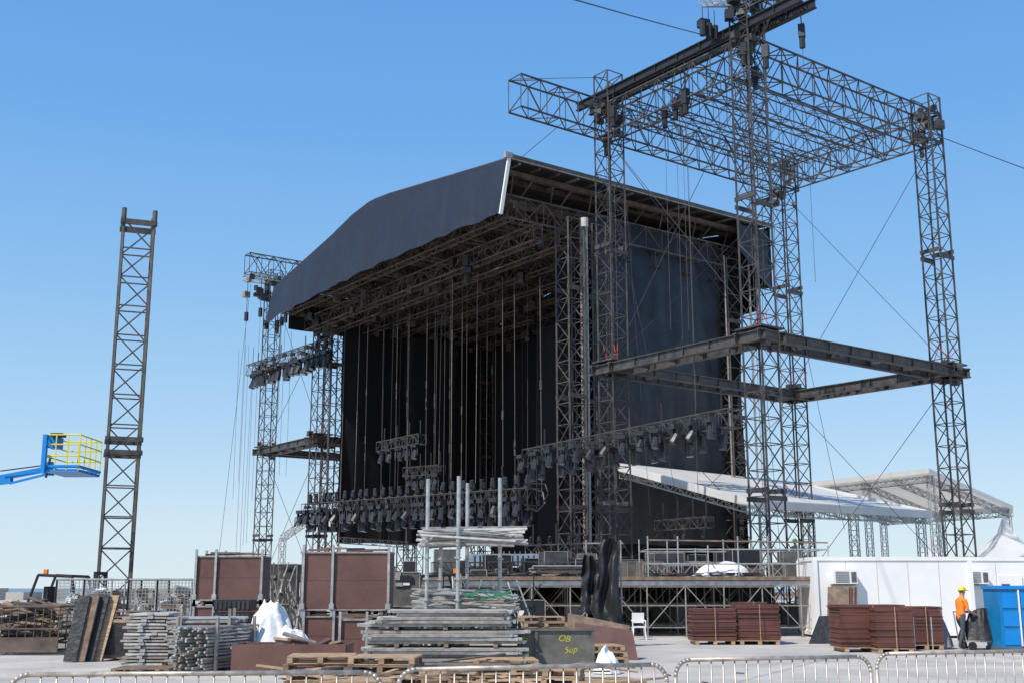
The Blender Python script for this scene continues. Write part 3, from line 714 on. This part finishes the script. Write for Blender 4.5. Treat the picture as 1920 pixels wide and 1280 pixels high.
# ---------- left clutter
f=MB('pallet_cage'); a,b=W(-60,1180,33).x,W(110,1180,33).x
for z in(.1,.7,1.3): f.path([V((a,33,z)),V((b,33,z)),V((b,34.2,z)),V((a,34.2,z)),V((a,33,z))],.03,'rust')
for i in range(12): f.tube((a+(b-a)*i/11,33,.1),(a+(b-a)*i/11,33,1.3),.015,'rust'); f.tube((a+(b-a)*i/11,34.2,.1),(a+(b-a)*i/11,34.2,1.3),.015,'rust')
f.box(((a+b)/2,33.0,.28),(b-a,.03,.4),'rust')
for i in range(120): f.box((R(a+.3,b-.3),R(33.15,34),R(.3,1.4)),(R(.3,1.3),.1,.06),random.choice(['wood2','wood2','wood','rust','black']),R(-.6,.6),(R(-.4,.4),R(-.4,.4)))
f.build()
f=MB('leaning_boards')
for i in range(7):
    x=W(140+i*7,1200,30).x; f.obox(V((x,30.1+i*.07,.82)),V((.16+.1*(i%2),0,0)),V((0,.02,0)),V((.05+.01*i,.2,.8)),['btarp','wood2','wood2','btarp','grey','wood','btarp'][i])
f.build()
f=MB('plywood_box'); x=W(225,1200,30.5).x
f.box((x,31,.5),(.95,.9,.9),'wood2'); f.box((x,30.53,.5),(.75,.03,.7),'btarp'); f.box((x,31,.97),(1.05,1,.05),'wood'); 
for s in(-1,1): f.tube((x+s*.4,30.5,.0),(x+s*.4,30.5,1.0),.02,'wood')
f.build()
def mesh_panel(f,a,b,z0,z1,m='alu',gap=.1):
    a=V(a);b=V(b); d=b-a; n=int(d.length/gap)
    f.path([a+Z*z0,b+Z*z0,b+Z*z1,a+Z*z1,a+Z*z0],.03,m,6)
    for i in range(1,n): f.tube(a+d*i/n+Z*z0,a+d*i/n+Z*z1,.008,m)
    k=int((z1-z0)/gap)
    for j in range(1,k): f.tube(a+Z*(z0+(z1-z0)*j/k),b+Z*(z0+(z1-z0)*j/k),.008,m)
for (u0,u1,Y) in((102,152,35),(154,206,35),(238,290,35.5),(292,357,35)):
    f=MB('mesh_cage'); a=W(u0,1150,Y);b=W(u1,1150,Y); 
    for y in(Y,Y+1.2): mesh_panel(f,(a.x,y,0),(b.x,y,0),.3,2.05)
    mesh_panel(f,(a.x,Y,0),(a.x,Y+1.2,0),.3,2.05)
    f.box(((a.x+b.x)/2,Y+.6,.75),(b.x-a.x-.1,1,.8),'conc'); 
    for i in range(22): f.box((R(a.x+.2,b.x-.2),Y+R(.2,1),R(1.1,1.75)),(R(.2,.6),R(.05,.3),R(.05,.2)),random.choice(['alu','scaf','tarp','wood2','conc']),R(0,3),(R(-.4,.4),R(-.4,.4)))
    f.box(((a.x+b.x)/2,Y+.6,.15),(b.x-a.x,1.2,.25),'conc')
    f.build()
def forklift(c,rz,body='black',acc='yellow'):
    root=empty('forklift'); r=Matrix.Rotation(rz,3,'Z'); c=V(c)
    def P(x,y,z): return c+r@V((x,y,z))
    f=MB('body')
    f.obox(P(-.2,0,.75),r@V((.95,0,0)),r@V((0,.55,0)),Z*.32,acc); f.obox(P(-1.05,0,.85),r@V((.3,0,0)),r@V((0,.56,0)),Z*.5,body)
    f.obox(P(-.45,0,1.2),r@V((.3,0,0)),r@V((0,.28,0)),Z*.12,body); f.obox(P(-.7,0,1.5),r@V((.07,0,0)),r@V((0,.26,0)),Z*.35,body)
    f.tube(P(.25,0,1.05),P(.05,0,1.5),.03,body); f.tube(P(.02,-.18,1.5),P(.02,.18,1.5),.03,body)
    for x,rr in((.6,.33),(-.85,.28)):
        for s in(-1,1): f.tube(P(x,s*.42,rr),P(x,s*.64,rr),rr,'tyre',14); f.tube(P(x,s*.641,rr),P(x,s*.66,rr),rr*.5,acc,10)
    f.build(root)
    f=MB('overhead_guard')
    for s in(-1,1): f.path([P(.55,s*.5,1.0),P(.3,s*.5,2.15),P(-.85,s*.5,2.2),P(-1.15,s*.5,1.3)],.045,body,6)
    for k in range(6): f.tube(P(.25-k*.2,-.5,2.18),P(.25-k*.2,.5,2.18),.025,body)
    f.box(P(-.9,0,2.3),(.12,.12,.16),'orange'); f.build(root)
    f=MB('mast')
    for s in(-1,1): f.beam(P(.98,s*.3,.1),P(.98,s*.3,2.3),.1,.12,body); f.obox(P(1.6,s*.25,.12),r@V((.55,0,0)),r@V((0,.06,0)),Z*.02,body)
    for z in(.5,1.4,2.25): f.beam(P(.98,-.35,z),P(.98,.35,z),.08,.1,body)
    f.obox(P(1.07,0,.5),r@V((.03,0,0)),r@V((0,.45,0)),Z*.25,body); f.build(root)
forklift((W(122,1100,37).x,37.5,0.0),math.radians(-10),'black','yellow')
forklift((W(800,1100,36).x,36,.0),math.radians(200),'black','grey')
f=MB('flight_case')
for (u,Y,z0,h,w_) in ((530,37,0,1.3,1.0),(530,37,1.32,1.2,1.0),(555,39,0,2.3,.7),(760,33,0,1.3,.9),(760,33,1.32,.9,.8),(845,35,0,1.7,1.0),(700,40,0,2.5,1.5),(900,40,0,1.6,1.6),(985,41,0,1.4,1.2),(620,42,0,2.6,2)):
    case(f,(W(u,1100,Y).x,Y,z0+h/2),(w_,.9,h),random.choice(['black','steel','black','grey']),R(-.2,.2))
    for k in range(4): f.box((W(u,1100,Y).x+R(-.3,.3),Y-.48,z0+h*R(.1,.9)),(R(.1,.4),.05,R(.05,.2)),random.choice(['alu','blackp','alu','white']))
f.build()
f=MB('scaffold_frame_stack')
for i in range(26):
    x=W(R(495,570),1100,35).x; f.tube((x,35+R(0,1),R(.3,1)),(x+R(-.6,.6),35+R(0,1),R(1.5,2.6)),.025,'scaf')
for i in range(40):
    x=W(R(740,1000),1100,33).x; f.tube((x,33+R(0,1),R(.3,1.2)),(x+R(-.8,.8),33+R(0,1),R(1.2,2.2)),.022,random.choice(['scaf','black','alu']))
f.build()
f=MB('black_tarpaulin')
for (u0,u1,v0,v1,ph) in ((1086,1122,1040,1148,0),(1112,1168,1010,1178,2)):
    Y=37.5; p=W(u0,v1,Y); q=W(u1,v0,Y)
    def fn(u,v,p=p,q=q,ph=ph):
        wv=.42+.58*v**.5+.1*math.sin(v*5+ph); x=p.x+(q.x-p.x)*(.5+(u-.5)*wv+.12*math.sin(v*3+ph)*(1-v))
        z=q.z+(p.z-q.z)*v+.12*noise.noise(V((u*3,ph,0)))*(1 if v>.9 or v<.1 else .4); return V((x,Y+.14*math.sin(u*11+ph+v*2)*(.4+.6*v)+.25*noise.noise(V((u*3,v*4,ph))),z))
    f.grid(fn,40,30,'btarp')
f.build(None,True)
f=MB('scaffold_stair')
for u in(1100,1140,1165): 
    x=W(u,1100,38).x; f.tube((x,38,0),(x,38,3.3),.028,'scaf',6)
for z in(.6,1.5,2.4,3.2): f.tube((W(1095,1100,38).x,38,z),(W(1170,1100,38).x,38,z),.025,'scaf',6)
f.build()
f=MB('plastic_bucket'); p=W(1103,1160,37); f.tube((p.x,36.9,.55),(p.x,36.9,.85),.24,'white',14,.29); f.box((p.x,36.9,.28),(.8,.6,.5),'wood2'); f.build()
f=MB('plastic_chair'); p=W(1198,1190,43); x=p.x
f.box((x,43,.44),(.45,.45,.04),'white'); f.box((x,43.22,.75),(.43,.04,.35),'white',0,(.15,0))
for i in(-1,1):
    for j in(-1,1): f.tube((x+i*.2,43+j*.2,.43),(x+i*.24,43+j*.24,0),.025,'white',6)
    f.tube((x+i*.23,42.8,.65),(x+i*.23,43.2,.66),.025,'white',6); f.tube((x+i*.23,42.8,.65),(x+i*.23,42.8,.44),.02,'white',6)
f.build()
# ---------- crowd barriers
def barrier(p,q,H=1.1):
    f=MB('crowd_barrier'); p=V(p);q=V(q); d=q-p; L=d.length; d.normalize(); r=.16; zb=.2
    pts=[p+Z*zb]
    pts+=[p+Z*(H-r)]
    for k in range(1,7):
        t=k/6*math.pi/2; pts.append(p+d*(r-r*math.cos(t))+Z*(H-r+r*math.sin(t)))
    for k in range(0,7):
        t=k/6*math.pi/2; pts.append(q-d*(r-r*math.sin(t))+Z*(H-r+r*math.cos(t)))
    pts.append(q+Z*zb); f.path(pts,.021,'barr',10); f.tube(p+Z*zb,q+Z*zb,.018,'barr',8)
    n=int(L/.125)
    for i in range(1,n): 
        c=p+d*L*i/n; f.tube(c+Z*zb,c+Z*(H-.005 if r<L*i/n<L-r else H-.04),.0085,'barr',6)
    s=V((-d.y,d.x,0))
    for t in(.25,L-.25):
        c=p+d*t; f.path([c-s*.3+Z*.02,c-s*.05+Z*.12,c+Z*zb,c+s*.05+Z*.12,c+s*.3+Z*.02],.015,'barr',6)
    f.tube(q+Z*.75-s*.03,q+Z*.75+d*.06-s*.03,.012,'barr',6)
    f.build(None,True)
barrier((-4.15,10.0,0),(-1.1,10.3,0)); barrier((-1.0,10.6,0),(1.45,11.35,0)); barrier((1.62,12.0,0),(3.75,12.65,0)); barrier((3.95,13.1,0),(6.4,13.9,0))
# ---------- people
def person(name,loc,face,shirt,legs_m,hat,arms=None,stride=.1,lean=0.0,sc=1.0):
    root=empty(name)
    J={'pel':(0,0,.95,.14),'wai':(0,.01+lean*.3,1.1,.125),'che':(0,.01+lean*.6,1.3,.15),'upc':(0,lean,1.42,.11),'nek':(0,.01+lean*1.15,1.51,.055),
       'hd1':(0,.03+lean*1.3,1.6,.075),'hd2':(0,.03+lean*1.3,1.70,.082),
       'hl':(-.1,0,.88,.095),'kl':(-.11,.06+stride,.5,.065),'al':(-.12,stride,.1,.045),'tl':(-.13,stride+.16,.05,.04),
       'hr':(.1,0,.88,.095),'kr':(.11,.05-stride*.6,.5,.065),'ar':(.12,-stride*1.3,.1,.045),'tr':(.13,-stride*1.3+.16,.05,.04)}
    arms=arms or {'el':(-.25,-.02,1.14),'wl':(-.25,.1,.9),'er':(.25,-.02,1.14),'wr':(.25,.1,.9)}
    J['sl']=(-.175,lean,1.41,.065);J['sr']=(.175,lean,1.41,.065)
    J['el']=(*arms['el'],.045);J['wl']=(*arms['wl'],.032);J['er']=(*arms['er'],.045);J['wr']=(*arms['wr'],.032)
    for s in 'lr':
        e=V(J['e'+s][:3]);w_=V(J['w'+s][:3]); h=w_+(w_-e).normalized()*.09; J['p'+s]=(*h,.036)
        sh=V(J['s'+s][:3]); m_=sh.lerp(e,.75); J['m'+s]=(*m_,.05)
    E=[('pel','wai',shirt),('wai','che',shirt),('che','upc',shirt),('upc','nek','skin'),('nek','hd1','skin'),('hd1','hd2','skin')]
    for s in 'lr': E+=[('pel','h'+s,legs_m),('h'+s,'k'+s,legs_m),('k'+s,'a'+s,legs_m),('a'+s,'t'+s,'black'),('upc','s'+s,shirt),('s'+s,'m'+s,shirt),('m'+s,'e'+s,'skin'),('e'+s,'w'+s,'skin'),('w'+s,'p'+s,'skin')]
    names=list(J); me=bpy.data.meshes.new('sk'); me.from_pydata([J[k][:3] for k in names],[(names.index(a),names.index(b)) for a,b,_ in E],[])
    o=bpy.data.objects.new('sk',me); scene.collection.objects.link(o)
    md=o.modifiers.new('s','SKIN'); md.use_smooth_shade=True
    sv=me.skin_vertices[0].data
    for i,k in enumerate(names):
        rr=J[k][3]; sv[i].radius=(rr*(1.15 if k in('che','upc','pel','wai') else 1),rr*(.85 if k in('che','upc','wai') else 1)); sv[i].use_root=(k=='pel')
    ss=o.modifiers.new('ss','SUBSURF'); ss.levels=2; ss.render_levels=2
    dg=bpy.context.evaluated_depsgraph_get(); m2=bpy.data.meshes.new_from_object(o.evaluated_get(dg))
    bpy.data.objects.remove(o)
    m2.materials.clear(); ml=[]
    for p in m2.polygons:
        c=p.center; best=None
        for a,b,mm in E:
            pa=V(J[a][:3]);pb=V(J[b][:3]);d=pb-pa;t=max(0,min(1,(c-pa).dot(d)/d.length_squared)); dist=(c-(pa+d*t)).length/(.5*(J[a][3]+J[b][3]))
            if best is None or dist<best[0]: best=(dist,mm)
        mm=best[1]
        if mm not in ml: ml.append(mm)
        p.material_index=ml.index(mm)
    for k in ml: m2.materials.append(M[k])
    m2.polygons.foreach_set('use_smooth',[True]*len(m2.polygons))
    bo=bpy.data.objects.new('body',m2); scene.collection.objects.link(bo); bo.parent=root
    f=MB('hands_face_hat'); hc=V(J['hd2'][:3]); 
    f.tube(hc+V((0,.085,-.04)),hc+V((0,.115,-.065)),.012,'skin',6)
    for s in(-1,1): f.box(hc+V((s*.032,.082,-.025)),(.022,.01,.01),'hair'); f.box(hc+V((s*.088,0,-.045)),(.02,.04,.06),'skin')
    f.box(hc+V((0,.083,-.1)),(.045,.01,.01),'red')
    def dome(rx,ry,rz_,c,m,z0=0):
        f.grid(lambda u,v:c+V((math.cos(u*6.2832)*rx*math.cos(v*1.57),math.sin(u*6.2832)*ry*math.cos(v*1.57),rz_*math.sin(v*1.57)+z0)),16,6,m)
    dome(.098,.108,.09,hc+V((0,-.012,-.03)),'hair')
    if hat:
        dome(.108,.125,.12,hc+V((0,0,0)),hat); f.box(hc+V((0,.14,.005)),(.16,.12,.014),hat,0,(-.15,0))
    for s in 'lr':
        p=V(J['p'+s][:3]); w_=V(J['w'+s][:3]); d=(p-w_).normalized(); sx=d.cross(V((0,0,1))) ; sx=(sx if sx.length>.1 else V((0,1,0))).normalized(); nn=d.cross(sx)
        for i,l in enumerate((.07,.08,.075,.06)):
            b=p+sx*(-.03+.02*i); k=b+d*l*.55; f.tube(b,k,.009,'skin',6); f.tube(k,k+(d*.7+nn*.6).normalized()*l*.5,.008,'skin',6,.006)
        b=p-d*.05-sx*.03; k=b-sx*.03+d*.03; f.tube(b,k,.011,'skin',6); f.tube(k,k+d*.035,.009,'skin',6)
    f.build(root,True)
    root.location=loc; root.rotation_euler=(0,0,face); root.scale=(sc,)*3
    return root
wx=W(1800,1150,36).x
person('worker',(wx,36,0),math.radians(-70),'orange','navy','yellow',{'el':(-.24,.12,1.14),'wl':(-.2,.38,1.08),'er':(.26,.08,1.12),'wr':(.22,.33,1.02)},.16,.08,1.02)
p=W(1490,1000,54); person('worker',(p.x,54,2.2),math.radians(150),'dcl','dcl','green',None,.03)
p=W(1516,1030,56); person('worker',(p.x,56.5,1.58),math.radians(100),'dcl','dcl',None,None,.03)
p=W(1548,1030,56); person('worker',(p.x,58.5,1.58),math.radians(-160),'dcl','dcl',None,None,.03)
p=W(1752,1030,60); person('worker',(p.x,60.5,1.58),math.radians(30),'dcl','dcl',None,None,.03)
f=MB('rear_platform'); f.box((20,60,1.5),(14,8,.15),'deck')
for i in range(8):
    for j in(0,1): f.tube((13.3+i*1.9,56.2+j*7.6,0),(13.3+i*1.9,56.2+j*7.6,1.45),.03,'scaf')
f.build()
root=empty('equipment_cart'); 
o=heap('black_cover',(W(1850,1200,36).x,36.2,.25),.72,.5,.95,'btarp',31,.3,30,3); o.parent=root
o=heap('grey_cover',(W(1768,1200,36).x,36.5,.05),.42,.4,1.0,'gtarp',35,.3,24,3); o.parent=root
f=MB('cart_frame'); x=W(1850,1200,36).x; f.box((x,36.2,.25),(1.3,.8,.05),'alu'); f.tube((x-.65,35.9,.25),(x-.75,35.9,1.1),.02,'alu',6); f.tube((x-.65,36.5,.25),(x-.75,36.5,1.1),.02,'alu',6); f.tube((x-.75,35.9,1.1),(x-.75,36.5,1.1),.02,'alu',6)
for i in(-1,1):
    for j in(-1,1): f.tube((x+i*.5,36.2+j*.35,.12),(x+i*.5,36.2+j*.42,.12),.12,'tyre',12)
for u in(1704,1737): q=W(u,1200,34.5).x; f.tube((q,34,0),(q,34,1.0),.02,'alu',6)
f.build(root)
f=MB('truss_ramp'); f.lattice(W(530,1008,88),W(592,965,84),E2,Z,.4,.4,.6,.03,.02,'alu'); f.lattice(W(640,1012,80),W(760,1020,84),E2,Z,.4,.4,.6,.03,.02,'alu')
f.lattice(W(530,1008,88),V((W(530,1008,88).x,88,0)),E2,E1,.4,.4,.6,.03,.02,'alu'); f.build()
